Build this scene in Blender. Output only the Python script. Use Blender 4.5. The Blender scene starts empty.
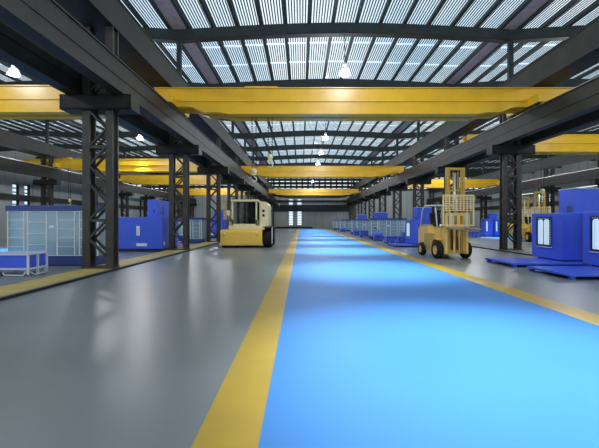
import bpy, math, random
from mathutils import Vector, Matrix, noise as mnoise
random.seed(7)
S = bpy.context.scene
COL = S.collection
h = 1.5                      # eye height, metres; many sizes below are in eye heights
PI = math.pi
ORD = ['nearest','second','third','fourth','fifth','sixth','seventh','eighth','ninth','tenth','eleventh','twelfth']

# ------------------------------------------------------------------ materials
def nmat(name, col, rough=.5, metal=0., spec=.5, bump=0., bscale=20., var=0., vscale=3., emit=0., ecol=None, coat=0.):
    m = bpy.data.materials.new(name); m.use_nodes = True
    nt = m.node_tree; n = nt.nodes; l = nt.links
    b = n['Principled BSDF']
    b.inputs['Base Color'].default_value = (*col, 1)
    b.inputs['Roughness'].default_value = rough
    b.inputs['Metallic'].default_value = metal
    b.inputs['Specular IOR Level'].default_value = spec
    b.inputs['Coat Weight'].default_value = coat
    tc = n.new('ShaderNodeTexCoord')
    if var:
        t = n.new('ShaderNodeTexNoise'); t.inputs['Scale'].default_value = vscale; t.inputs['Detail'].default_value = 6
        l.new(tc.outputs['Object'], t.inputs['Vector'])
        r = n.new('ShaderNodeMapRange'); r.inputs[1].default_value = .3; r.inputs[2].default_value = .7
        r.inputs[3].default_value = 1-var; r.inputs[4].default_value = 1+var
        l.new(t.outputs['Fac'], r.inputs[0])
        mx = n.new('ShaderNodeVectorMath'); mx.operation = 'SCALE'; mx.inputs[0].default_value = col
        l.new(r.outputs[0], mx.inputs['Scale']); l.new(mx.outputs[0], b.inputs['Base Color'])
    if bump:
        t2 = n.new('ShaderNodeTexNoise'); t2.inputs['Scale'].default_value = bscale
        l.new(tc.outputs['Object'], t2.inputs['Vector'])
        bp = n.new('ShaderNodeBump'); bp.inputs['Strength'].default_value = bump
        l.new(t2.outputs['Fac'], bp.inputs['Height']); l.new(bp.outputs[0], b.inputs['Normal'])
    if emit:
        b.inputs['Emission Color'].default_value = (*(ecol or col), 1); b.inputs['Emission Strength'].default_value = emit
    return m
def glassmat(name, tint, gl=.12, diff=0., dcol=(.5,.7,.8), rough=.05):
    m = bpy.data.materials.new(name); m.use_nodes = True
    nt = m.node_tree; n = nt.nodes; l = nt.links; n.clear()
    o = n.new('ShaderNodeOutputMaterial'); tr = n.new('ShaderNodeBsdfTransparent'); tr.inputs[0].default_value = (*tint,1)
    g = n.new('ShaderNodeBsdfGlossy'); g.inputs['Roughness'].default_value = rough
    mx = n.new('ShaderNodeMixShader'); mx.inputs[0].default_value = gl
    l.new(tr.outputs[0], mx.inputs[1]); l.new(g.outputs[0], mx.inputs[2])
    out = mx
    if diff:
        d = n.new('ShaderNodeBsdfDiffuse'); d.inputs[0].default_value = (*dcol,1)
        m2 = n.new('ShaderNodeMixShader'); m2.inputs[0].default_value = diff
        l.new(mx.outputs[0], m2.inputs[1]); l.new(d.outputs[0], m2.inputs[2]); out = m2
    l.new(out.outputs[0], o.inputs[0])
    return m
M = {}
M['steel'] = nmat('dark_steel', (.019,.020,.014), .55, 0, .3, var=.3, vscale=1.5)
M['steel2'] = nmat('column_steel', (.042,.040,.033), .5, 0, .4, var=.35, vscale=3)
M['rafter'] = nmat('rafter_steel', (.022,.032,.032), .6, 0, .3, var=.2)
M['soffit'] = nmat('roof_sheet', (.46,.36,.36), .7, 0, .3, var=.15)
M['yellow'] = nmat('crane_yellow', (.80,.47,.02), .30, 0, .5, var=.06, vscale=2)
M['fork'] = nmat('forklift_yellow', (.86,.55,.13), .4, 0, .5, var=.08, vscale=4)
M['forkdark'] = nmat('forklift_ochre', (.55,.36,.07), .5, 0, .4, var=.1, vscale=5)
M['cowl'] = nmat('cowl_brown', (.16,.09,.03), .5)
M['pale'] = nmat('pale_yellow', (.86,.66,.30), .4)
M['cream'] = nmat('cream_paint', (.85,.75,.42), .4, 0, .5, var=.04)
M['vyellow'] = nmat('loader_yellow', (.92,.58,.08), .4, 0, .5, var=.04)
M['blue'] = nmat('machine_blue', (.05,.12,.76), .38, 0, .5, var=.05, vscale=2)
M['bluedk'] = nmat('band_blue', (.04,.065,.24), .45, 0, .4, var=.08)
M['white'] = nmat('white_paint', (.82,.86,.86), .4)
M['tube'] = nmat('cart_tube', (.65,.70,.74), .35, 0, .5)
M['black'] = nmat('black_rubber', (.012,.012,.013), .7, 0, .3, bump=.2, bscale=60)
M['blackp'] = nmat('black_paint', (.008,.01,.02), .5)
M['plinth'] = nmat('dark_plinth', (.006,.01,.05), .5)
M['metal'] = nmat('bright_metal', (.55,.55,.53), .35, .7)
M['sign'] = nmat('sign_white', (.8,.85,.88), .5)
M['inner'] = nmat('cabinet_panel', (.50,.68,.78), .5, var=.1, vscale=1.2)
M['glass'] = glassmat('cabinet_glass', (.78,.90,.95), .10, .35, (.56,.77,.88))
M['cabglass'] = glassmat('cab_glass', (.30,.34,.30), .08)
M['skyglass'] = glassmat('skylight_glass', (.93,.97,1.), .03)
M['lampglass'] = glassmat('lamp_glass', (.75,.8,.9), .12, .07, (.9,.92,1.))
M['bulb'] = nmat('lamp_bulb', (1,1,1), .5, emit=1.0, ecol=(.85,.93,1.))
M['lit'] = nmat('lit_window', (.7,.85,.9), .4, emit=.45, ecol=(.62,.85,1.))
M['kerb'] = nmat('kerb_yellow', (.42,.33,.08), .55, var=.2, vscale=2)
M['concrete'] = nmat('kerb_concrete', (.16,.17,.16), .6, var=.15)
M['batten'] = nmat('roof_batten', (.75,.85,.88), .6)
# translucent battens
nt = M['batten'].node_tree
tl = nt.nodes.new('ShaderNodeBsdfTranslucent'); tl.inputs[0].default_value = (.9,.96,1,1)
mx = nt.nodes.new('ShaderNodeMixShader'); mx.inputs[0].default_value = .75
nt.links.new(nt.nodes['Principled BSDF'].outputs[0], mx.inputs[1]); nt.links.new(tl.outputs[0], mx.inputs[2])
nt.links.new(mx.outputs[0], nt.nodes['Material Output'].inputs[0])

def floor_mat():
    m = bpy.data.materials.new('epoxy_floor'); m.use_nodes = True
    nt = m.node_tree; n = nt.nodes; l = nt.links; b = n['Principled BSDF']
    tc = n.new('ShaderNodeTexCoord')
    t = n.new('ShaderNodeTexNoise'); t.inputs['Scale'].default_value = .35; t.inputs['Detail'].default_value = 5
    l.new(tc.outputs['Object'], t.inputs['Vector'])
    cr = n.new('ShaderNodeValToRGB'); e = cr.color_ramp.elements
    e[0].position = .3; e[0].color = (.155,.185,.195,1); e[1].position = .72; e[1].color = (.205,.23,.245,1)
    l.new(t.outputs['Fac'], cr.inputs[0]); l.new(cr.outputs[0], b.inputs['Base Color'])
    b.inputs['Roughness'].default_value = .33; b.inputs['Specular IOR Level'].default_value = .42
    return m
M['floor'] = floor_mat()
M['lane'] = nmat('lane_blue', (.05,.21,.54), .6, 0, .25, var=.04, vscale=.6)
M['stripe'] = nmat('stripe_yellow', (.42,.28,.03), .38, 0, .5, var=.08, vscale=1.5)
def wall_mat(name, c, period, axis):
    m = nmat(name, c, .6); nt = m.node_tree; n = nt.nodes; l = nt.links
    tc = n.new('ShaderNodeTexCoord'); sp = n.new('ShaderNodeSeparateXYZ'); l.new(tc.outputs['Object'], sp.inputs[0])
    d = n.new('ShaderNodeMath'); d.operation = 'DIVIDE'; d.inputs[1].default_value = period; l.new(sp.outputs[axis], d.inputs[0])
    fr = n.new('ShaderNodeMath'); fr.operation = 'FRACT'; l.new(d.outputs[0], fr.inputs[0])
    g = n.new('ShaderNodeMath'); g.operation = 'LESS_THAN'; g.inputs[1].default_value = .06; l.new(fr.outputs[0], g.inputs[0])
    mx = n.new('ShaderNodeMixRGB'); mx.inputs[1].default_value = (*c,1); mx.inputs[2].default_value = (*[v*.6 for v in c],1)
    l.new(g.outputs[0], mx.inputs[0]); l.new(mx.outputs[0], n['Principled BSDF'].inputs['Base Color'])
    return m
M['wallx'] = wall_mat('wall_panels_end', (.40,.41,.37), 1.5, 0)
M['wally'] = wall_mat('wall_panels_side', (.32,.33,.31), 2.0, 1)

# ------------------------------------------------------------------ mesh builder
class MB:
    def __init__(s): s.v = []; s.f = []; s.sm = []
    def add(s, vs, fs, smooth=False):
        o = len(s.v); s.v += [tuple(v) for v in vs]
        s.f += [tuple(i+o for i in f) for f in fs]; s.sm += [smooth]*len(fs); return s
    def box(s, x0,x1,y0,y1,z0,z1):
        vs = [(x,y,z) for z in (z0,z1) for y in (y0,y1) for x in (x0,x1)]
        return s.add(vs, [(0,2,3,1),(4,5,7,6),(0,1,5,4),(2,6,7,3),(0,4,6,2),(1,3,7,5)])
    def cb(s, cx,cy,cz, sx,sy,sz):
        return s.box(cx-sx/2,cx+sx/2,cy-sy/2,cy+sy/2,cz-sz/2,cz+sz/2)
    def bar(s, a, b, w, d=None, up=(0,0,1)):
        a = Vector(a); b = Vector(b); d = d or w; t = (b-a).normalized(); u = Vector(up)
        if abs(t.dot(u)) > .98: u = Vector((0,1,0))
        x = t.cross(u).normalized(); y = x.cross(t)
        vs = []
        for p in (a,b):
            for i,j in ((-1,-1),(1,-1),(1,1),(-1,1)): vs.append(p + x*i*w/2 + y*j*d/2)
        return s.add(vs, [(3,2,1,0),(4,5,6,7),(0,1,5,4),(1,2,6,5),(2,3,7,6),(3,0,4,7)])
    def tube(s, pts, r, n=8, closed=False):
        pts = [Vector(p) for p in pts]; k = len(pts); rings = []
        for i,p in enumerate(pts):
            t = (pts[min(i+1,k-1)]-pts[max(i-1,0)]).normalized()
            u = Vector((0,0,1)) if abs(t.z) < .95 else Vector((0,1,0))
            x = t.cross(u).normalized(); y = x.cross(t)
            rr = r[i] if isinstance(r,(list,tuple)) else r
            rings += [p + (x*math.cos(2*PI*j/n)+y*math.sin(2*PI*j/n))*rr for j in range(n)]
        fs = [(i*n+j, i*n+(j+1)%n, (i+1)*n+(j+1)%n, (i+1)*n+j) for i in range(k-1) for j in range(n)]
        fs += [tuple(range(n))[::-1], tuple((k-1)*n+j for j in range(n))]
        return s.add(rings, fs, True)
    def lathe(s, prof, c=(0,0,0), n=20, axis='z'):
        vs = []
        for r,z in prof:
            for j in range(n):
                a = 2*PI*j/n; p = (r*math.cos(a), r*math.sin(a), z)
                if axis == 'x': p = (z, r*math.cos(a), r*math.sin(a))
                if axis == 'y': p = (r*math.cos(a), z, r*math.sin(a))
                vs.append((p[0]+c[0], p[1]+c[1], p[2]+c[2]))
        k = len(prof)
        fs = [(i*n+j, i*n+(j+1)%n, (i+1)*n+(j+1)%n, (i+1)*n+j) for i in range(k-1) for j in range(n)]
        return s.add(vs, fs, True)
    def prism_xz(s, poly, y0, y1):           # outline in x,z pushed along y
        n = len(poly); vs = [(x,y0,z) for x,z in poly]+[(x,y1,z) for x,z in poly]
        return s.add(vs, [tuple(range(n)), tuple(range(2*n-1,n-1,-1))]+[(i,i+n,(i+1)%n+n,(i+1)%n) for i in range(n)])
    def prism_yz(s, poly, x0, x1):
        n = len(poly); vs = [(x0,y,z) for y,z in poly]+[(x1,y,z) for y,z in poly]
        return s.add(vs, [tuple(range(n)), tuple(range(2*n-1,n-1,-1))]+[(i,i+n,(i+1)%n+n,(i+1)%n) for i in range(n)])
    def build(s, name, mat, parent=None, bevel=0., loc=None, label=None):
        me = bpy.data.meshes.new(name); me.from_pydata(s.v, [], s.f); me.validate(); me.update()
        me.polygons.foreach_set('use_smooth', s.sm[:len(me.polygons)])
        import bmesh
        bm = bmesh.new(); bm.from_mesh(me); bmesh.ops.recalc_face_normals(bm, faces=bm.faces); bm.to_mesh(me); bm.free()
        me.materials.append(mat)
        o = bpy.data.objects.new(name, me); COL.objects.link(o)
        if parent: o.parent = parent
        if loc: o.location = loc
        if label: o['label'] = label
        if bevel:
            b = o.modifiers.new('bevel','BEVEL'); b.width = bevel; b.segments = 2; b.limit_method = 'ANGLE'
        return o
def empty(name, loc=(0,0,0), rz=0.):
    o = bpy.data.objects.new(name, None); COL.objects.link(o); o.location = loc; o.rotation_euler = (0,0,rz); o.empty_display_size = .3
    return o
def tag(o, label, cat, group=None):
    o['label'] = label; o['category'] = cat
    if group: o['group'] = group
    return o
def struct(o): o['kind'] = 'structure'; return o
def kids(o): return [c for c in bpy.data.objects if c.parent is o]
def dup(o, parent=None, loc=None, rz=None, label=None):
    c = o.copy(); COL.objects.link(c)
    if parent: c.parent = parent
    if loc is not None: c.location = loc
    if rz is not None: c.rotation_euler = (0,0,rz)
    if label: c['label'] = label
    for k in kids(o): dup(k, c)
    return c
def Z(H): return h + H*h           # height given in eye heights above the eye

# ------------------------------------------------------------------ plan
D0, STEP, NF = 4.4, 8.0, 11
FR = [D0+STEP*i for i in range(-1, NF)]          # frames, -3.6 .. 84.4
YB, YE = -5.0, 85.0
XL, XR = -4.14*h, 7.12*h                        # inner column rows
SPAN = XR-XL
XLL, XRR = XL-SPAN, XR+SPAN
BAYS = [('left aisle', (XLL+XL)/2), ('centre hall', (XL+XR)/2), ('right aisle', (XR+XRR)/2)]
OUT = [('outer left bay', XLL-SPAN/2), ('outer right bay', XRR+SPAN/2)]
ALLB = BAYS+OUT
WL, WR = XLL-1.1, XRR+1.1
WLO, WRO = XLL-SPAN, XRR+SPAN

# ------------------------------------------------------------------ setting
struct(MB().box(WLO,WRO,YB,YE,-.2,0).build('floor', M['floor']))
fl = bpy.data.objects['floor']
for nm, cx in BAYS:                              # painted lanes, each a thin coat on the floor
    off = cx - BAYS[1][1]
    MB().box(-.19*h+off, 2.84*h+off, YB+.1, YE-2.2, .0, .004).build('painted_lane', M['lane'], fl, label='blue painted driving lane')
    MB().box(-.485*h+off, -.19*h+off, YB+.1, YE-2.2, .0, .005).build('lane_stripe', M['stripe'], fl, label='yellow painted edge stripe')
    MB().box(2.84*h+off, 3.17*h+off, YB+.1, YE-2.2, .0, .005).build('lane_stripe', M['stripe'], fl, label='yellow painted edge stripe')
wallH = Z(7.2)
# end wall with two tall windows cut as gaps
wallH_far = Z(4.35)
def wall_with_gaps_x(y, gaps, name):             # gaps: (x0,x1,z0,z1)
    m = MB(); xs = WLO
    for g in sorted(gaps):
        m.box(xs, g[0], y, y+.3, 0, wallH_far); m.box(g[0], g[1], y, y+.3, 0, g[2]); m.box(g[0], g[1], y, y+.3, g[3], wallH_far); xs = g[1]
    m.box(xs, WRO, y, y+.3, 0, wallH_far)
    return struct(m.build(name, M['wallx']))
eg = [(-1.75*h,-1.1*h,Z(-.55),Z(3.2)), (-.55*h,.12*h,Z(-.55),Z(3.2))]
wall_with_gaps_x(YE, eg, 'wall_far')
m = MB(); zc = [4.35,4.62,4.74,5.1,5.22,5.62,5.74,6.1,6.22,7.2]
for i in range(0,len(zc)-1,2): m.box(WLO,WRO,YE,YE+.3,Z(zc[i]),Z(zc[i+1]))
x = WLO
while x < WRO-.4: m.box(x,x+.35,YE,YE+.3,Z(4.62),Z(6.22)); x += .81*h
struct(m.build('wall_far_upper', M['rafter']))
struct(MB().box(XL+.4,XR-.4,YE-.5,YE-.06,Z(1.42),Z(2.35)).build('trim_3', M['rafter']))
struct(MB().box(XL+.4,XR-.4,YE-.5,YE-.06,Z(2.75),Z(3.0)).build('trim_4', M['rafter']))
m = MB()                                         # unseen back wall, opening added for frontal daylight, piers at the column rows
m.box(WLO,WRO,YB-.3,YB,7.6,wallH)
for x in (WL+.6, XL, XR, WR-.6): m.box(x-.6,x+.6,YB-.3,YB,0,7.6)
struct(m.build('wall_back', M['wallx']))
sideH = Z(2.3)
for nm,x in (('wall_outer_left',WLO-.3),('wall_outer_right',WRO)): struct(MB().box(x,x+.3,YB,YE,7.0,wallH).build(nm, M['wally']))  # unseen lower part left open so daylight brightens the louvred windows
def side_wall(x, sgn, gaps, name):
    m = MB(); ys = YB; x0, x1 = min(x, x+sgn*.3), max(x, x+sgn*.3)
    for g in sorted(gaps):
        m.box(x0,x1,ys,g[0],0,sideH); m.box(x0,x1,g[0],g[1],0,g[2]); m.box(x0,x1,g[0],g[1],g[3],sideH); ys = g[1]
    m.box(x0,x1,ys,YE,0,sideH)
    return struct(m.build(name, M['wally']))
# window pair in the left wall, where the photo shows louvred panes
kk = abs(WL)/h
def dw(x): return 600/((301-x)/kk)
lg = [(dw(12.5), dw(19.5), Z(-.2), Z(2.15)), (dw(24.5), dw(30.5), Z(-.2), Z(2.15))]
lg2 = [(60+i*1.4, 60.7+i*1.4, Z(-.2), Z(2.15)) for i in range(2)]
side_wall(WL, -1, lg+lg2, 'wall_left')
rg = [(y+i*1.4, y+.7+i*1.4, Z(-.2), Z(2.15)) for y in (30, 46, 62) for i in range(2)]
side_wall(WR, 1, rg, 'wall_right')
wn = [0]
def window_frame(fix, a0, a1, z0, z1, side):
    wn[0] += 1
    p = MB(); f = MB(); n = int((z1-z0)/.34)
    if side == 'x':
        p.box(a0,a1,fix+.18,fix+.20,z0,z1)
        for q in (a0,a1-.06): f.box(q,q+.06,fix+.05,fix+.25,z0,z1)
        for i in range(n+1): f.box(a0,a1,fix+.08,fix+.16,z0+(z1-z0-.07)*i/n, z0+(z1-z0-.07)*i/n+.07)
    else:
        s = -1 if fix < 0 else 1
        A, B = sorted((fix+s*.18, fix+s*.20)); p.box(A,B,a0,a1,z0,z1)
        A, B = sorted((fix+s*.05, fix+s*.25))
        for q in (a0,a1-.04): f.box(A,B,q,q+.04,z0,z1)
        A, B = sorted((fix+s*.08, fix+s*.16))
        for i in range(n+1): f.box(A,B,a0,a1,z0+(z1-z0-.09)*i/n, z0+(z1-z0-.09)*i/n+.09)
    w = struct(p.build('window_%d'%wn[0], M['skyglass'])); f.build('window_frame', M['steel'], w)
for g in eg: window_frame(YE, *g, 'x')
for g in lg+lg2: window_frame(WL, *g, 'y')
for g in rg: window_frame(WR, *g, 'y')
struct(MB().box(-6.6*h, 1.6*h, YE-.35, YE-.02, 0, .42).build('baseboard_far', M['blackp']))
struct(MB().box(WL, WL+.22, YB, YE, Z(1.22), Z(1.52)).build('trim_1', M['steel']))
struct(MB().box(WR-.22, WR, YB, YE, Z(1.22), Z(1.52)).build('trim_2', M['steel']))

# roof line of one bay, in eye heights above the eye
def roofH(u): return 6.34 - .24*abs(u)**1.6      # u -1..1 across a bay: underside of rafter
HALF = SPAN/2
VAL = .33*h                                      # half width of the solid valley strip
# ceiling: solid strips above the column rows
cm = MB()
for x in (XLL, XL, XR, XRR): cm.box(x-VAL, x+VAL, YB, YE, Z(6.62), Z(6.70))
for nm,cx in ALLB: cm.box(cx-HALF, cx+HALF, YE-.6, YE+.3, Z(6.98), Z(7.02))
ceil = struct(cm.build('ceiling', M['soffit']))
NP = 13
XW = HALF-VAL; PW = 2*XW/NP
for nm,cx in ALLB:
    for i in range(NP+1):
        lx = -XW+PW*i; z = Z(roofH(lx/HALF)+.44)
        m = MB(); m.box(cx+lx-.075, cx+lx+.075, YB, YE, z-.02, z+.17); m.box(cx+lx-.085,cx+lx+.085,YB,YE,z-.05,z-.02)
        m.build('purlin', M['rafter'], ceil)
# skylights: one per bay and frame spacing
def skylight():
    b = MB(); g = MB(); c = MB(); NB = 8
    for i in range(NP):
        x0 = -XW+PW*i+.075; x1 = x0+PW-.15; z = Z(roofH((x0+x1)/2/HALF)+.44)+.10
        w = (x1-x0)/NB
        for j in range(NB):
            for ya,yb in ((0,.30),(.335,.64),(.675,1)): b.box(x0+w*j, x0+w*j+w*.44, STEP*ya, STEP*yb, z, z+.012)
        g.box(x0-.07, x1+.07, 0, STEP, z+.06, z+.07)
    return b, g, c
b,g,c = skylight()
wn[0] += 1
sk = struct(g.build('window_%d'%wn[0], M['skyglass'])); b.build('glazing_bars', M['rafter'], sk)
first = True
for bi,(nm,cx) in enumerate(ALLB):
    for fi,y in enumerate(FR[:-1]):
        loc = (cx, y, 0)
        if first: sk.location = loc; first = False
        else:
            wn[0] += 1; o = dup(sk, None, loc); o.name = 'window_%d'%wn[0]
# small strip of roof behind the first frame and past the last
cm2 = MB()
for nm,cx in ALLB: cm2.box(cx-HALF, cx+HALF, YB-.3, FR[0], Z(6.95), Z(6.99))
cm2.build('roof_sheet', M['soffit'], ceil)

# rafters
def rafter(depth=.40):
    m = MB(); f = MB(); N = 16
    xs = [-HALF+2*HALF*i/N for i in range(N+1)]
    top = [(x, Z(roofH(x/HALF)+depth)) for x in xs]; bot = [(x, Z(roofH(x/HALF)+.04)) for x in xs]
    m.prism_xz(bot+top[::-1], -.10, .10)
    f.prism_xz([(x,Z(roofH(x/HALF))) for x in xs]+[(x,Z(roofH(x/HALF)+.04)) for x in xs][::-1], -.2, .2)
    return m, f
rm, rf = rafter()
r0 = rm.build('roof_rafter', M['rafter']); rf.build('flange', M['steel'], r0)
first = True
for bi,(nm,cx) in enumerate(ALLB):
    for fi,y in enumerate(FR):
        lab = 'dark arched steel roof rafter over the %s, %s' % (nm, 'behind the viewpoint' if fi==0 else ORD[fi-1]+' from the viewpoint')
        o = r0 if first else dup(r0); first = False
        o.location = (cx,y,0); tag(o, lab, 'beam', 'roof rafters')

# ------------------------------------------------------------------ columns
def column():
    root = empty('lattice_column')
    w = .31*h; lw = .22; ld = .34; top = Z(3.93)
    for s in (-1,1):
        m = MB(); cx = s*(w-lw/2)
        m.box(cx-.03,cx+.03,-ld/2,ld/2,.05,top)
        for q in (-1,1): m.box(cx-lw/2,cx+lw/2,q*ld/2-.03,q*ld/2+.03,.05,top)
        m.build('leg', M['steel2'], root)
    xin = w-lw+.02; pitch = 1.12
    for q in (-1,1):
        m = MB(); y = q*(ld/2+.005); z = .35; k = 0
        while z+pitch < top:
            s = 1 if (k%2) else -1
            m.bar((-s*xin,y,z),(s*xin,y,z+pitch/2),.10,.05); m.bar((s*xin,y,z+pitch/2),(-s*xin,y,z+pitch),.10,.05)
            if k%2 == 0: m.box(-xin,xin,y-.03,y+.03,z+pitch-.045,z+pitch+.045)
            z += pitch; k += 1
        m.build('lacing', M['steel2'], root)
    MB().box(-w-.015,w+.015,-.24,.24,0.,.05).build('base_plate', M['steel2'], root)
    m = MB(); z0, z1 = Z(2.22), Z(2.52)
    x = .70*h
    for q in (-.33,.27): m.box(-x,x,q,q+.06,z0,z1)
    m.box(-x,x,-.33,.33,z0,z0+.05); m.box(-x,x,-.33,.33,z1-.05,z1)
    for s in (-1,1): m.box(s*x-.03,s*x+.03,-.33,.33,z0,z1)
    m.build('bracket', M['steel'], root)
    m = MB(); zt = Z(6.08); zb = Z(4.65)
    m.box(-.11,.11,-.11,.11,zb,zt); m.box(-.22,.22,-.2,.2,zb,zb+.04); m.box(-.22,.22,-.2,.2,zt-.04,zt)
    m.build('upper_post', M['rafter'], root)
    return root
c0 = column(); first = True
ROWS = [('outer row of the left aisle', XLL), ('row between left aisle and centre hall', XL), ('row between centre hall and right aisle', XR), ('outer row of the right aisle', XRR)]
for rn,x in ROWS:
    for fi,y in enumerate(FR):
        o = c0 if first else dup(c0); first = False
        o.location = (x,y,.0 if abs(x)>12 else .066)
        who = 'standing behind the viewpoint' if fi==0 else ORD[fi-1]+' from the viewpoint'
        tag(o, 'dark lattice steel column in the %s, %s' % (rn, who), 'column', 'lattice columns')
# upper beams along the rows
for rn,x in ROWS:
    m = MB(); z0,z1 = Z(3.93)+.067, Z(4.62)+.06
    m.box(x-.47,x+.47,YB+.02,YE-.02,z0+.05,z1-.05); m.box(x-.50,x+.50,YB+.02,YE-.02,z0,z0+.05); m.box(x-.50,x+.50,YB+.02,YE-.02,z1-.05,z1)
    tag(m.build('longitudinal_beam', M['steel']), 'dark upper steel beam running lengthwise over the columns of the %s' % rn, 'beam')
# crane runways
def runway(x, sgn, label):
    z0,z1 = Z(2.52)+.06, Z(3.15)+.06
    m = MB(); a = .195
    m.box(x-a+.04,x+a-.04,YB+.02,YE-.02,z0+.05,z1-.05); m.box(x-a,x+a,YB+.02,YE-.02,z0,z0+.05); m.box(x-a,x+a,YB+.02,YE-.02,z1-.05,z1)
    m.box(x-a+.015,x+a-.015,YB+.02,YE-.02,z0+.40,z0+.43)
    y = YB+1
    o = m.build('crane_runway_girder', M['steel'])
    MB().box(x-.035,x+.035,YB+.02,YE-.02,z1,z1+.09).build('crane_rail', M['metal'], o)
    tag(o, label, 'beam')
OFF = .46*h
runway(XL+OFF, 1, 'long dark crane runway girder on the centre hall side of the left column row')
runway(XL-OFF, -1, 'long dark crane runway girder on the aisle side of the left column row')
runway(XR-OFF, -1, 'long dark crane runway girder on the centre hall side of the right column row')
runway(XR+OFF, 1, 'long dark crane runway girder on the aisle side of the right column row')
runway(XLL+OFF, 1, 'dark crane runway girder on the outermost left column row')
runway(XRR-OFF, -1, 'dark crane runway girder on the outermost right column row')

# ------------------------------------------------------------------ overhead cranes
RAILZ = Z(3.15)+.06+.09
def crane(cx, y, label, hoists=(), mat=None, el=.12*h, er=.12*h):
    mat = mat or M['yellow']
    root = empty('overhead_crane', (cx,y,0)); HX = HALF-OFF
    zt = Z(3.84); zb = Z(3.12); ze = RAILZ+.10
    A = -HX-el; B = HX+er
    def girder(y0, y1):
        g = MB()
        zm = (zt+zb)/2
        prof = [(A,ze),(-HX+.75,ze),(-HX+1.35,zb+.06),(-HX+1.9,zb+.06),(-HX+2.3,zb),(HX-2.3,zb),(HX-1.9,zb+.06),(HX-1.35,zb+.06),(HX-.75,ze),(B,ze),(B,zt),(A,zt)]
        g.prism_xz(prof, y0, y1)
        o = g.build('girder', mat, root)
        f = MB(); f.box(A-.02,B+.02,y0-.07,y1+.07,zt,zt+.04); f.build('top_flange', mat, o)
        f = MB(); f.box(A,B,y0-.06,y0,zm-.03,zm+.03); f.build('web_rib', mat, o)
        f = MB(); f.box(-HX+2.3,HX-2.3,y0-.07,y1+.07,zb-.035,zb+.01); f.build('bottom_flange', mat, o)
    girder(-.25,.10); girder(.50,.85)
    for s in (-1,1):
        m = MB(); m.box(s*HX-.14,s*HX+.14,-1.0,1.6,RAILZ+.10,RAILZ+.45)
        t = m.build('end_truck', mat, root, .02)
        for q in (-.7,1.3):
            MB().lathe([(0,-.06),(.17,-.06),(.17,.06),(0,.06)], (s*HX,q,RAILZ+.17), 16, 'x').build('wheel', M['blackp'], t)
    for hx, hz in hoists:
        m = MB(); m.box(hx-.45,hx+.45,.18,.42,zt-.30,zt+.06)
        for q in (-.08,.68): m.box(hx-.40,hx+.40,q-.10,q+.10,zt+.045,zt+.10)
        m.box(hx-.35,hx+.35,-.2,.8,zt+.07,zt+.13); m.lathe([(0,-.2),(.11,-.2),(.11,.2),(0,.2)], (hx,.3,zt+.16), 14, 'x')
        t = m.build('hoist_trolley', mat, root, .015)
        r = MB()
        for q in (-.09,.09): r.tube([(hx+q,.3,zt+.1),(hx+q,.3,hz+.35)], .017, 6)
        r.build('rope', M['steel'], t)
        k = MB(); k.box(hx-.09,hx+.09,.23,.37,hz+.12,hz+.42); k.lathe([(0,-.08),(.12,-.08),(.12,.08),(0,.08)], (hx,.3,hz+.30), 14, 'y')
        pts = [(hx,.3,hz+.12)]+[(hx+.11*math.sin(a),.3,hz-.06+.11*math.cos(a)) for a in [i*.42 for i in range(0,11)]]
        k.tube(pts, .028, 6)
        k.build('hook_block', M['cream'], t)
    tag(root, label, 'crane', 'yellow overhead cranes')
    return root
cxl, cxc, cxr = [b[1] for b in BAYS]
crane(cxc, 17.6, 'yellow double girder overhead crane spanning the centre hall, nearest and largest', ((-1.40*h-cxc, Z(1.30)),(-.92*h-cxc, Z(1.72))), None, .55*h, 1.25*h)
crane(cxc, 42.0, 'yellow overhead crane across the centre hall, second from the viewpoint', (), None, .5*h, .5*h)
crane(cxc, 71.0, 'yellow overhead crane across the centre hall, third from the viewpoint', ((-2.6*h-cxc,Z(1.9)),))
crane(cxl, 17.3, 'yellow overhead crane over the left aisle, nearest, cut off by the frame edge')
crane(cxl, 37.3, 'yellow overhead crane over the left aisle, second from the viewpoint', ((-14.5*h-cxl, Z(1.15)),), None, 2.2*h)
crane(cxl, 50.3, 'yellow overhead crane over the left aisle, third from the viewpoint')
crane(cxl, 70.5, 'yellow overhead crane over the left aisle, farthest of the four')
crane(cxr, 26.9, 'yellow overhead crane over the right aisle, nearest', ((10.95*h-cxr, Z(1.2)),))
crane(cxr, 55.0, 'yellow overhead crane over the right aisle, behind the forklift mast')
# dark crane near the far wall
crane(cxc, 78.5, 'dark grey overhead crane close to the far end wall', (), M['steel'])

# ------------------------------------------------------------------ kerbs
o = MB().box(-4.50*h,-3.79*h,YB+.02,YE-2.3,0,.06).build('kerb', M['concrete'])
MB().box(-4.42*h,-3.85*h,YB+.03,YE-2.35,.06,.064).build('painted_stripe', M['kerb'], o, label='dull yellow painted band')
f = MB(); f.box(-3.79*h,-3.77*h,YB+.03,YE-2.35,0,.062)
f.build('edge_angle', M['blackp'], o, label='black steel edge angle')
tag(o, 'low kerb with a dull yellow painted band under the left column row', 'kerb')
o = MB().box(6.72*h,7.55*h,YB+.02,YE-2.3,0,.06).build('kerb', M['concrete'])
MB().box(6.70*h,6.72*h,YB+.03,YE-2.35,0,.062).build('edge_angle', M['blackp'], o, label='black steel edge angle')
tag(o, 'plain grey low kerb with a black edge under the right column row', 'kerb')

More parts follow.
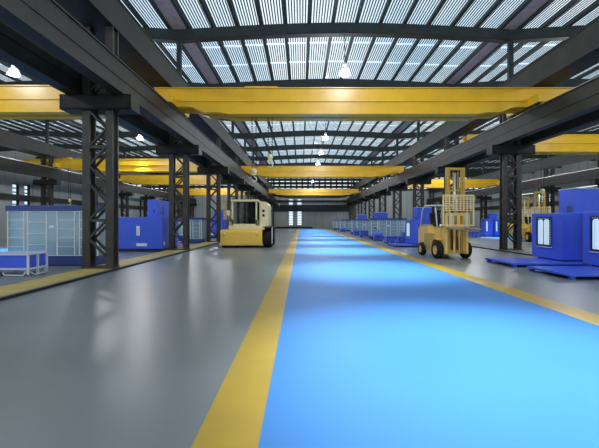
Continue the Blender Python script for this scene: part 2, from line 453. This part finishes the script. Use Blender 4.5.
# ------------------------------------------------------------------ lamps
def lamp():
    root = empty('pendant_lamp')           # origin at the rim
    prof = [(.30,0),(.285,.10),(.24,.22),(.17,.34),(.11,.42)]
    sh = MB().lathe(prof+[(r-.012,z) for r,z in prof[::-1]], n=24).build('lamp_shade', M['lampglass'], root)
    MB().lathe([(0,.64),(.05,.64),(.09,.58),(.11,.42),(.0,.41)], n=16).build('lamp_cap', M['white'], root)
    MB().lathe([(0,.10),(.07,.13),(.09,.20),(.06,.30),(.04,.41)], n=14).build('bulb', M['bulb'], root)
    MB().tube([(0,0,.62),(0,0,(6.34-4.98)*h+.02)], .02, 6).build('cord', M['steel'], root)
    return root
l0 = lamp(); first = True
for nm,cx in BAYS:
    for fi,y in enumerate(FR):
        o = l0 if first else dup(l0); first = False
        o.location = (cx, y, Z(4.98))
        tag(o, 'white glass bell pendant lamp under the ridge of the %s, %s' % (nm, 'behind the viewpoint' if fi==0 else ORD[fi-1]+' from the viewpoint'), 'lamp', 'pendant lamps')
        if fi == len(FR)-1: continue
        L = bpy.data.lights.new('lamp_light','SPOT'); L.energy = 7800; L.spot_size = math.radians(45); L.spot_blend = 1.; L.shadow_soft_size = .12
        L.color = (.84,.98,1.)
        lo = bpy.data.objects.new('lamp_light', L); COL.objects.link(lo); lo.location = (cx,y,Z(4.98)-.06)
        L = bpy.data.lights.new('bulb_light','POINT'); L.energy = 620; L.shadow_soft_size = .28; L.color = (.95,.96,1.)
        lo = bpy.data.objects.new('bulb_light', L); COL.objects.link(lo); lo.location = (cx,y,Z(4.98)-.12)

# ------------------------------------------------------------------ glass cabinets
def cabinet(W, H, Dp):
    """front faces the viewer (-y); origin at the left front foot"""
    root = empty('glass_cabinet')
    bh = .17*H; th = .09*H
    MB().box(0,W,0,Dp,.06,bh).build('base', M['bluedk'], root, .01)
    MB().box(.03,W-.03,.03,Dp-.03,0,.06).build('plinth', M['plinth'], root)
    MB().box(-.04,W+.04,-.04,Dp+.04,H-th,H).build('roof_band', M['bluedk'], root, .01)
    MB().box(0,W,Dp-.04,Dp,bh,H-th).build('back_panel', M['inner'], root)
    fr = MB(); z0,z1 = bh,H-th; t = .035
    cols = [0,.18,.225,.43,.55,.745,.80,.96,1.0]
    for c in cols:
        x = c*(W-t); fr.box(x,x+t,-.01,.03,z0,z1)
    for a,b_,n in ((0,.18,5),(.225,.43,4),(.55,.745,5),(.80,.96,5)):
        for i in range(1,n): 
            z = z0+(z1-z0)*i/n; fr.box(a*W,b_*W,-.005,.02,z-.012,z+.012)
    for c in (0,.5,1): fr.box(W-t,W,c*(Dp-t),c*(Dp-t)+t,z0,z1); fr.box(0,t,c*(Dp-t),c*(Dp-t)+t,z0,z1)
    for z in (z0,z1-t): fr.box(0,W,-.01,.02,z,z+t)
    fr.build('frame', M['white'], root)
    g = MB(); g.box(.02,W-.02,.005,.012,z0,z1); g.box(W-.012,W-.005,.02,Dp-.04,z0,z1); g.box(.005,.012,.02,Dp-.04,z0,z1)
    g.build('glass_pane', M['glass'], root)
    i = MB()
    for q in (.22,.5,.78): i.box(.06,W*.42,.25,Dp-.1,z0+(z1-z0)*q,z0+(z1-z0)*q+.03); i.box(W*.52,W-.06,.25,Dp-.1,z0+(z1-z0)*q,z0+(z1-z0)*q+.03)
    i.build('shelf', M['inner'], root)
    MB().box(W*.465,W*.52,-.02,-.01,z0+(z1-z0)*.62,z0+(z1-z0)*.68).build('name_plate', M['sign'], root)
    return root
c1 = cabinet(3.4, 2.36*h*.855*1.17, 1.15)
# first cabinet: left aisle, k = 44.5
def at_k(k): return 400*h/k
tag(c1, 'large glass walled cabinet with blue roof band behind the first left column', 'cabinet', 'glass walled cabinets')
c1.location = (-6.60*h, at_k(44.5), 0)
H1 = 2.36*h*.855*1.17
c1.scale = (2.04*h/3.4, 1, (1.36*h)/H1)
def cab(x, d, label, w=1.96*h, hh=1.18*h):
    o = dup(c1, None, (x,d,0)); o.scale = (w/3.4, 1.1, hh/H1); o['label'] = label; return o
cab(-6.6*h, 27.6, 'glass walled cabinet left of the yellow cab vehicle, beyond the second left column', 2.04*h)
cab(-6.6*h, 47.0, 'glass walled cabinet far down the left aisle beside the columns', 2.04*h)
cab(3.9*h, 33.4, 'glass walled cabinet right of the blue lane, nearest of that row')
cab(3.9*h, 46.0, 'glass walled cabinet right of the blue lane, second of that row')
cab(3.9*h, 59.5, 'glass walled cabinet right of the blue lane, third of that row')
cab(3.9*h, 72.5, 'glass walled cabinet right of the blue lane, farthest of that row')

# ------------------------------------------------------------------ blue machines, right
def machine():
    """lane-facing side is -x; origin at near lane-side corner of the body; body runs +y"""
    root = empty('blue_machine')
    L = 1.78; D = .88; H = 1.2*h
    MB().box(0,D,0,L,.18,H).build('housing', M['blue'], root, .02)
    p = MB(); p.box(-1.95,D+.2,-.55,L-.35,.08,.14); p.build('platform', M['blue'], root, .01)
    for px in (-1.9,-.6,D):
        for py in (-.5,L-.5): MB().box(px,px+.12,py,py+.12,0,.08).build('platform_foot', M['blue'], root)
    MB().box(.03,D-.03,.03,L-.36,0.14,.18).build('plinth', M['plinth'], root)
    # window in the lane side
    y0,y1,z0,z1 = .55,1.40,.62,1.64
    w = MB(); w.box(-.012,.0,y0,y1,z0,z1); wo = w.build('window', M['blackp'], root)
    fr = MB()
    for a in (y0-.03,y1): fr.box(-.035,-.0,a,a+.03,z0-.03,z1+.03)
    for a in (z0-.03,z1): fr.box(-.035,-.0,y0,y1,a,a+.03)
    fr.build('window_frame', M['bluedk'], wo)
    MB().box(-.05,0,y0-.03,y1+.03,z0-.05,z0-.03).build('window_sill', M['sign'], wo)
    pn = MB()
    for a,b_ in ((y0+.12,y0+.42),(y0+.48,y1-.08)):
        n = 8; r = .06
        poly = [(a,z0+.05),(b_,z0+.05),(b_,z1-.14)]+[((a+b_)/2+(b_-a)/2*math.cos(t),z1-.14+.08*math.sin(t)) for t in [PI*i/n for i in range(1,n)]]+[(a,z1-.14)]
        pn.prism_yz(poly,-.022,-.012)
    pn.build('pane', M['lit'], wo)
    t = MB()
    for i in range(11): t.box(-.02,-.012,y0+.03,y0+.07,z0+.05+i*.085,z0+.09+i*.085)
    for i in range(8): t.box(-.02,-.012,y0+.12+i*.09,y0+.16+i*.09,z1-.05,z1-.02)
    t.box(-.024,-.012,y0+.67,y0+.685,z0+.04,z1-.1); t.box(-.024,-.012,y0+.24,y0+.25,z0+.04,z1-.1)
    t.build('trim_dots', M['tube'], wo)
    return root
m0 = machine()
m0.location = (5.9*h, at_k(44.2), 0)
tag(m0, 'blue machine with lit window on a low blue platform, second from the right edge', 'machine', 'blue machines on platforms')
m1 = dup(m0, None, (5.9*h, at_k(44.2)-2.78, 0)); m1['label'] = 'blue machine with lit window cut off by the right frame edge'
m2 = dup(m0, None, (4.45*h, 23.9, 0)); m2['label'] = 'blue machine on a platform behind the yellow forklift'; m2.scale = (.62,1,.89)
def tower(x, d, w, l, H, label, rz=0):
    root = empty('tall_blue_cabinet', (x,d,0))
    MB().box(0,w,0,l,.1,H).build('housing', M['blue'], root, .02)
    MB().box(.03,w-.03,.03,l-.03,0,.1).build('plinth', M['plinth'], root)
    MB().box(-.02,w+.02,-.02,l+.02,H,H+.03).build('lid', M['tube'], root)
    n = 8; a,b_,z0,z1 = l*.12,l*.45,H*.45,H*.72
    poly = [(a,z0),(b_,z0),(b_,z1)]+[((a+b_)/2+(b_-a)/2*math.cos(t),z1+.1*math.sin(t)) for t in [PI*i/n for i in range(1,n)]]+[(a,z1)]
    MB().prism_yz(poly,-.012,.0).build('access_hatch', M['bluedk'], root)
    if x < 0:
        MB().prism_yz(poly,w,w+.012).build('access_hatch', M['bluedk'], root)
    tag(root, label, 'cabinet', 'tall blue cabinets')
    return root
tower(7.47*h+.1, 16.55, 1.05, 1.0, 1.93*h-.03, 'tall blue cabinet with rounded hatch rising behind the machine at the right')
tower(5.2*h, 26.8, .95, 1.0, 1.62*h, 'tall blue cabinet behind the guard frame of the yellow forklift')
tower(4.55*h+.0, 36.6, 1.1, 1.0, 1.55*h, 'tall blue cabinet rising over the nearest glass cabinet right of the lane')
tower(4.7*h, 49.3, 1.1, 1.0, 1.55*h, 'tall blue cabinet behind the second glass cabinet right of the lane')

# low blue units along the right row
def desk(x, d, label, rz=0., s=.68):
    root = empty('control_desk', (x,d,0), rz); root.scale = (s,s,s)
    MB().prism_yz([(0,.08),(.7,.08),(.7,.95),(.35,.95),(0,.72)],0,1.0).build('console', M['blue'], root, .015)
    MB().box(.04,.96,.04,.66,0,.08).build('plinth', M['plinth'], root)
    m = MB(); m.bar((.5,.5,.93),(.62,.5,1.12),.05); m.bar((.62,.5,1.12),(.15,.45,1.42),.05); m.box(0.02,.2,.3,.36,1.36,1.5)
    m.build('monitor_arm', M['blackp'], root)
    MB().box(.2,.8,-.005,.0,.25,.55).build('front_panel', M['bluedk'], root)
    tag(root, label, 'desk', 'blue control desks')
desk(3.82*h, 31.2, 'blue control desk with black arm before the nearest right glass cabinet')
desk(3.82*h, 43.6, 'blue control desk with black arm before the second right glass cabinet')
desk(3.82*h, 57.2, 'blue control desk with black arm before the third right glass cabinet')
def crate(x, d, w, l, H, label):
    root = empty('blue_crate', (x,d,0))
    MB().box(0,w,0,l,.08,H).build('box', M['blue'], root, .01)
    m = MB()
    for i in range(4): m.box(w*i/3.0*.94,w*i/3.0*.94+.05,-.02,0,.08,H)
    m.box(0,w,-.02,0,H-.06,H); m.build('rib', M['bluedk'], root)
    m = MB()
    for a in (.02,w-.14):
        for b_ in (.02,l-.14): m.box(a,a+.12,b_,b_+.12,0,.08)
    m.build('foot', M['plinth'], root)
    tag(root, label, 'crate', 'low blue crates')
crate(3.85*h, 26.9, .55, .9, .48, 'low blue ribbed crate nearest the lane beside the forklift')
crate(4.4*h, 26.9, .5, .9, .48, 'low blue ribbed crate between lane crate and tall machine')
crate(5.55*h, 32.3, .8, .8, .6, 'low blue crate at the right foot of the nearest right glass cabinet')
crate(3.85*h, 38.5, .9, .9, .62, 'low blue crate behind the nearest right glass cabinet')

# ------------------------------------------------------------------ left blue machine
def left_machine(x0, d, label, s=1.):
    root = empty('blue_press', (x0,d,0)); root.scale = (s,s,s)
    W = 1.52*h; L = 2.6; H = 1.15*h
    MB().box(0,W,0,L,.14,H).build('housing', M['blue'], root, .02)
    MB().box(.04,W-.04,.04,L-.04,0,.14).build('plinth', M['plinth'], root)
    MB().box(.85*h,1.21*h,.7,L-.05,H,1.74*h).build('rear_tower', M['blue'], root, .02)
    m = MB(); m.box(1.21*h,1.21*h+.01,1.3,1.55,H+.12,H+.55); m.build('access_hatch', M['bluedk'], root)
    MB().box(1.05*h,1.05*h+.07,.69,.7,H+.2,H+.42).build('slot', M['bluedk'], root)
    m = MB(); m.box(1.0,1.17,-.012,0,.80,1.28); m.build('notice', M['sign'], root, label='white upright notice')
    m = MB(); m.box(1.0,1.52,-.012,0,.28,.42); m.build('notice', M['sign'], root, label='white flat notice near the floor')
    m = MB(); m.box(1.05,1.12,-.016,-.012,.88,1.14); m.build('notice_print', M['tube'], root)
    m = MB(); m.box(W,W+.012,.2,.36,.32,.5); m.build('notice', M['sign'], root, label='small white notice on the side')
    tag(root, label, 'machine', 'blue presses in the left aisle')
    return root
lm = left_machine(-6.10*h, 400*h/30.3, 'blue box machine with white notices beyond the first left column')
lm2 = dup(lm, None, (-6.2*h, 36.2, 0)); lm2['label'] = 'blue box machine far down the left aisle beside the yellow vehicle'
# small control cart 2
# ------------------------------------------------------------------ carts
def cart(loc, label, s=1.):
    root = empty('box_cart', loc); root.scale = (s,s,s)
    W,L,zb,zt = 1.9,.80,.20,.60
    MB().box(.02,W-.02,.02,L-.02,zb,zt-.02).build('bin', M['blue'], root)
    f = MB(); r = .03
    for x in (0,W*.5,W):
        for y in (0,L): f.bar((x,y,.04),(x,y,zt),.05)
    f.bar((W,L*.5,.04),(W,L*.5,zt),.05); f.bar((0,L*.5,.04),(0,L*.5,zt),.05)
    for z in (zb,zt):
        for y in (0,L): f.bar((0,y,z),(W,y,z),.05)
        for x in (0,W): f.bar((x,0,z),(x,L,z),.05)
    f.build('frame', M['tube'], root)
    for x in (W*.12, W*.78):
        for q in (-.02,L):
            k = MB(); k.tube([(x-.25,q,.10),(x-.22,q,.03),(x+.3,q,.025),(x+.36,q,.12)], .022, 6); k.build('skid', M['tube'], root)
    k = MB(); k.tube([(W,.1,.12),(W+.06,.15,.03),(W+.06,L-.15,.03),(W,L-.1,.12)], .022, 6); k.build('skid', M['tube'], root)
    tag(root, label, 'cart', 'tube framed blue carts')
    return root
ct = cart((-4.98*h-1.9, 10.95, 0), 'blue bin cart with pale tube frame at the left edge')
ct2 = dup(ct, None, (-4.75*h-1.3, 25.2, 0)); ct2['label'] = 'small blue cart before the second left glass cabinet'; ct2.scale = (.6,.6,1.1)

# ------------------------------------------------------------------ forklift
def wheel(parent, c, R, w, hub='fork', side=-1):
    m = MB().lathe([(R*.55,-w/2),(R*.9,-w/2),(R,-w*.32),(R,w*.32),(R*.9,w/2),(R*.55,w/2)], c, 28, 'x')
    t = m.build('wheel', M['black'], parent)
    MB().lathe([(0,-w*.42),(R*.16,-w*.46),(R*.2,-w*.34),(R*.46,-w*.30),(R*.52,-w*.46),(R*.56,-w*.46),(R*.56,w*.46),(R*.46,w*.30),(0,w*.42)], c, 24, 'x').build('hub', M[hub], t)
    return t
def forklift():
    """front (mast) towards -y; origin centre of front axle on floor"""
    r = empty('forklift'); Wd = 1.30
    # chassis
    ch = MB().prism_yz([(.05,.30),(.30,.22),(1.95,.26),(2.15,.45),(2.15,1.18),(1.95,1.30),(1.1,1.30),(1.05,1.05),(.5,1.05),(.42,1.22),(.05,1.22)], -.50,.50)
    ch.build('chassis', M['fork'], r, .03)
    for s in (-1,1):
        fd = MB(); R = .43; pts = [(R*math.cos(t), .35+R*math.sin(t)) for t in [PI*.62*i/10 for i in range(11)]]
        out = [(x*1.09,.35+(z-.35)*1.09) for x,z in pts]
        fd.prism_yz(pts+out[::-1], s*.50 if s>0 else -.72, .72 if s>0 else -.50)
        fd.build('fender', M['fork'], r)
        MB().prism_yz([(.46,.45),(1.35,.45),(1.35,1.0),(.46,1.0)], s*.50-.06, s*.50+.06).build('side_panel', M['forkdark'], r, .01)
    for s in (-1,1):
        wheel(r, (s*.60,0,.35), .35, .24); wheel(r, (s*.54,1.62,.29), .29, .20)
    MB().box(-.50,.50,1.15,1.95,1.30,1.36).build('hood', M['forkdark'], r, .02)
    s_ = MB(); s_.box(-.25,.25,.95,1.4,1.30,1.42); s_.prism_yz([(1.36,1.40),(1.46,1.40),(1.56,1.85),(1.48,1.87)],-.24,.24)
    s_.build('seat', M['black'], r, .03)
    d = MB(); d.tube([(0,.42,1.2),(0,.62,1.52)], .025, 8)
    wl = [(.19*math.cos(t), .62-.08*math.sin(t), 1.53+.16*math.sin(t)) for t in [2*PI*i/16 for i in range(17)]]; d.tube(wl,.016,6)
    d.build('steering_wheel', M['black'], r)
    # overhead guard
    g = MB()
    for s in (-1,1):
        g.tube([(s*.46,.30,1.15),(s*.44,.50,2.05),(s*.43,.62,2.18),(s*.43,1.55,2.20),(s*.46,1.75,2.05),(s*.47,1.95,1.28)], .03, 8)
    for q in (.65,.82,.99,1.16,1.33,1.5): g.bar((-.43,q,2.2),(.43,q,2.2),.03)
    g.build('overhead_guard', M['tube'], r)
    # mast
    mt = MB(); y = -.30; zt = 3.66
    for s in (-1,1):
        mt.box(s*.34-.045,s*.34+.045,y-.07,y+.09,.22,zt)
        mt.box(s*.25-.02,s*.25+.02,y-.05,y+.05,.25,zt-.1)
    mt.box(-.385,.385,y-.04,y+.06,zt-.10,zt); mt.box(-.37,.37,y,y+.08,2.72,2.79); mt.box(-.42,.42,y-.02,y+.08,.22,.36)
    mt.box(-.40,.40,y,y+.08,1.3,1.4)
    mo = mt.build('mast', M['forkdark'], r, .008)
    c = MB(); c.tube([(0,y+.02,.3),(0,y+.02,3.45)], .045, 10); c.build('lift_cylinder', M['metal'], mo)
    c = MB()
    for s in (-.1,.1): c.bar((s,y-.02,.9),(s,y-.02,3.5),.03,.02)
    c.build('lift_chain', M['forkdark'], mo)
    MB().box(-.42,.42,-.20,.05,.25,1.22).build('front_cowl', M['cowl'], r, .01)
    # front plates each side of lower mast
    c = MB()
    for s in (-1,1): c.box(s*.44-.05,s*.44+.05,-.44,-.1,.20,1.22)
    c.box(-.12,-.04,-.40,-.36,.25,1.2); c.box(.1,.16,-.40,-.36,.25,1.2)
    c.build('mast_guide', M['fork'], r, .01)
    # carriage
    cz = 1.22
    c = MB(); c.box(-.50,.50,-.50,-.44,cz+.02,cz+.16); c.box(-.50,.50,-.50,-.44,cz+.50,cz+.62)
    for x in (-.46,-.2,.05,.3,.46): c.box(x-.06,x+.06,-.49,-.42,cz+.02,cz+.62)
    co = c.build('fork_carriage', M['fork'], r, .008)
    for s in (-1,1):
        f = MB(); f.prism_yz([(-.50,cz+.60),(-.55,cz+.60),(-.56,cz+.05),(-1.55,cz+.0),(-1.55,cz-.02),(-.52,cz-.04),(-.50,cz-.0)], s*.32-.06,s*.32+.06)
        f.build('fork', M['metal'], r, label='steel fork tine')
    c = MB(); X0,X1,z0,z1 = -.66,.66,cz+.10,2.66-.1
    for a in (X0,X1-.05): c.box(a,a+.05,-.58,-.53,z0,z1)
    c.box(X0,X1,-.58,-.53,z1-.05,z1); 
    for i in range(1,9): x = X0+(X1-X0)*i/9; c.box(x-.018,x+.018,-.57,-.54,z0+.62,z1)
    for i in range(1,8): z = z1-(z1-z0-.62)*i/7; c.box(X0,X1,-.57,-.54,z-.016,z+.016)
    for x in (X0+.3, X1-.3): c.box(x-.02,x+.02,-.57,-.54,z0,z0+.62)
    c.box(X0,X1,-.58,-.53,z0,z0+.05)
    c.build('load_backrest', M['pale'], r)
    c = MB()
    for s in (-1,1): c.lathe([(0,-.04),(.07,-.03),(.07,.03),(0,.04)], (s*.45,-.02,1.33), 14, 'y')
    c.build('headlight', M['white'], r)
    return r
fk = forklift()
fk.location = (4.10*h, 16.35, 0); fk.rotation_euler = (0,0,math.radians(7))
tag(fk, 'yellow forklift with raised mast and mesh backrest parked beside the blue lane', 'forklift', 'yellow forklifts')
dup(fk, None, (13.0*h, 35.2, 0), math.radians(4), 'yellow forklift in the right aisle, seen past the parked forklift')['group'] = 'yellow forklifts'
dup(fk, None, (11.5*h, 29.2, 0), math.radians(-6), 'yellow forklift in the right aisle behind the right lattice column')
dup(fk, None, (-4.95*h-.6, 39.9+1.7, 0), math.radians(0), 'yellow forklift in the left aisle behind the yellow cab vehicle')

# ------------------------------------------------------------------ right aisle small machines
def small_machine(x, d, label):
    root = empty('blue_control_cabinet', (x,d,0))
    for i in (0,1):
        MB().box(i*.95,i*.95+.85,0,.9,.1,1.75).build('housing', M['blue'], root, .015)
        MB().box(i*.95+.15,i*.95+.27,-.015,0,.55,1.5).build('white_stripe', M['lit'], root)  # white stripe on the housing, brightened by an added glow
        MB().box(i*.95+.02,i*.95+.83,.02,.88,0,.1).build('plinth', M['plinth'], root)
    MB().box(.6,1.3,.2,.8,1.75,2.3).build('top_unit', M['blue'], root, .015)
    tag(root, label, 'machine', 'small blue machines in the right aisle')
small_machine(12.35*h*.98, 39.5, 'small blue twin cabinet machine with pale strips in the right aisle')
crate(10.1*h*1.02, 37.0, 1.2, .9, .55, 'low blue crate in the right aisle beyond the parked forklift')

# ------------------------------------------------------------------ yellow cab vehicle
def loader():
    """origin centre bottom of front; front towards -y. x from -1.2..1.2"""
    r = empty('cab_loader')
    # low front body
    MB().prism_yz([(0,.16),(0,.90),(.06,1.02),(3.9,1.02),(3.9,.25),(3.7,.16)], -1.2,1.18).build('front_body', M['vyellow'], r, .05)
    MB().box(-1.24,1.22,.02,3.85,.14,.24).build('skirt', M['cream'], r, .02)
    MB().box(-.75,1.30,.15,3.7,1.02,1.26).build('deck', M['cream'], r, .03)
    MB().box(-1.12,-.3,.1,1.2,.0,.2).build('front_roller', M['black'], r, .03)
    # cab
    x0,x1,y0,y1,z0,z1 = -.60,.86,.35,2.1,1.26,2.66
    f = MB(); t=.09
    for x in (x0,x1-t):
        for y in (y0,y1-t): f.box(x,x+t,y,y+t,z0,z1)
    f.box(x0,x1,y0,y0+t,z0,z0+.10)
    f.box(x0,x0+t,y0,y1,z0,z0+.35); f.box(x1-t,x1,y0,y1,z0,z0+.35); f.box(x0,x1,y1-t,y1,z0,z0+.5)
    co = f.build('cab_frame', M['cream'], r, .01)
    MB().box(x0-.05,x1+.07,y0-.12,y1+.05,z1-.02,z1+.10).build('cab_roof', M['cream'], r, .04)
    g = MB(); g.box(x0+t,x1-t,y0+.03,y0+.04,z0+.1,z1); g.box(x0+.03,x0+.04,y0+t,y1-t,z0+.35,z1); g.box(x1-.04,x1-.03,y0+t,y1-t,z0+.35,z1); g.box(x0+t,x1-t,y1-.04,y1-.03,z0+.5,z1)
    g.build('windscreen', M['cabglass'], co)
    s = MB(); s.box(-.15,.4,1.1,1.6,1.26,1.75); s.box(-.13,.38,1.5,1.65,1.7,2.35); s.box(-.4,.7,.45,.7,1.26,1.55)
    s.build('seat', M['black'], r, .04)
    d = MB(); d.tube([(.1,.7,1.5),(.1,.9,1.78)],.03,8); d.tube([(.1+.2*math.cos(a), .9-.06*math.sin(a), 1.8+.18*math.sin(a)) for a in [2*PI*i/16 for i in range(17)]],.017,6)
    d.build('steering_wheel', M['metal'], r)
    w = MB(); w.bar((-.1,y0-.01,z0+.15),(.25,y0-.01,z0+.9),.02); w.build('wiper', M['blackp'], co)
    # engine block, right of the cab
    eb = MB(); n = 8; R=.28
    poly = [(.95,1.22),(1.48,1.22),(1.48,2.67-R)]+[(1.48-R+R*math.cos(a),2.67-R+R*math.sin(a)) for a in [PI/2*i/n for i in range(n+1)]]+[(.95,2.67)]
    eb.prism_xz(poly, .75, 2.9); e = eb.build('engine_housing', M['cream'], r, .02)
    for z in (2.05,1.78): MB().box(1.12,1.26,.735,.75,z,z+.15).build('vent', M['blackp'], e)
    m = MB(); m.tube([(-.75,.5,1.26),(-.80,.45,1.9),(-.80,.45,2.1)],.02,6); m.box(-.90,-.72,.42,.46,1.85,2.15); m.build('mirror', M['cream'], r)
    m = MB()
    for x in (-.72,-.66): m.tube([(x,.3,1.05),(x-.02,.3,1.4),(x-.02,.9,1.5),(x,.9,1.05)],.02,6)
    m.build('hand_rail', M['cream'], r)
    # wheels at the lane side
    for y in (.75, 2.7): wheel(r, (1.46,y,.56), .56, .5, 'cream')
    for y in (2.7,): wheel(r, (-1.05,y,.40), .40, .28, 'cream')
    MB().box(1.18,1.75,.15,3.4,1.13,1.19).build('fender', M['blackp'], r)
    MB().box(1.72,1.76,.12,.18,.25,1.15).build('guard_bar', M['white'], r)
    k = MB()
    for x in (-.95,.9): k.lathe([(0,-.03),(.08,-.02),(.08,.02),(0,.03)],(x,-.02,.78),14,'y')
    k.build('headlight', M['cream'], r)
    return r
ld = loader()
ld.location = (-2.26*h, 22.7, 0); ld.rotation_euler = (0,0,math.radians(0))
tag(ld, 'yellow and cream industrial vehicle with glazed cab left of the blue lane', 'vehicle')

# ------------------------------------------------------------------ world and light
w = bpy.data.worlds.new('world'); S.world = w; w.use_nodes = True
nt = w.node_tree; n = nt.nodes; l = nt.links; bg = n['Background']
tc = n.new('ShaderNodeTexCoord'); t = n.new('ShaderNodeTexNoise'); t.inputs['Scale'].default_value = 3.5; t.inputs['Detail'].default_value = 5
l.new(tc.outputs['Generated'], t.inputs['Vector'])
cr = n.new('ShaderNodeValToRGB'); e = cr.color_ramp.elements
e[0].position = .38; e[0].color = (.60,.78,.90,1); e[1].position = .58; e[1].color = (.92,.98,1,1)
l.new(t.outputs['Fac'], cr.inputs[0]); l.new(cr.outputs[0], bg.inputs[0]); bg.inputs[1].default_value = 1.3
for nm,cx in ALLB:
    L = bpy.data.lights.new('skylight_portal','AREA'); L.shape = 'RECTANGLE'; L.size = SPAN-.6; L.size_y = YE-YB; L.cycles.is_portal = True
    o = bpy.data.objects.new('skylight_portal', L); COL.objects.link(o); o.location = (cx,(YB+YE)/2,Z(7.12))

cam = bpy.data.cameras.new('camera'); co = bpy.data.objects.new('camera', cam); COL.objects.link(co)
co.location = (0,0,h); co.rotation_euler = (PI/2,0,0)
cam.sensor_width = 36; cam.lens = 400/599*36; cam.shift_x = -1.5/599; cam.shift_y = -2.5/599; cam.clip_end = 500
S.camera = co
S.view_settings.view_transform = 'Standard'; S.view_settings.look = 'None'; S.view_settings.gamma = 1
S.view_settings.exposure = 0.0; S.view_settings.use_curve_mapping = False
S.cycles.use_denoising = True
S.cycles.max_bounces = 8; S.cycles.transparent_max_bounces = 16
S.cycles.sample_clamp_indirect = 6
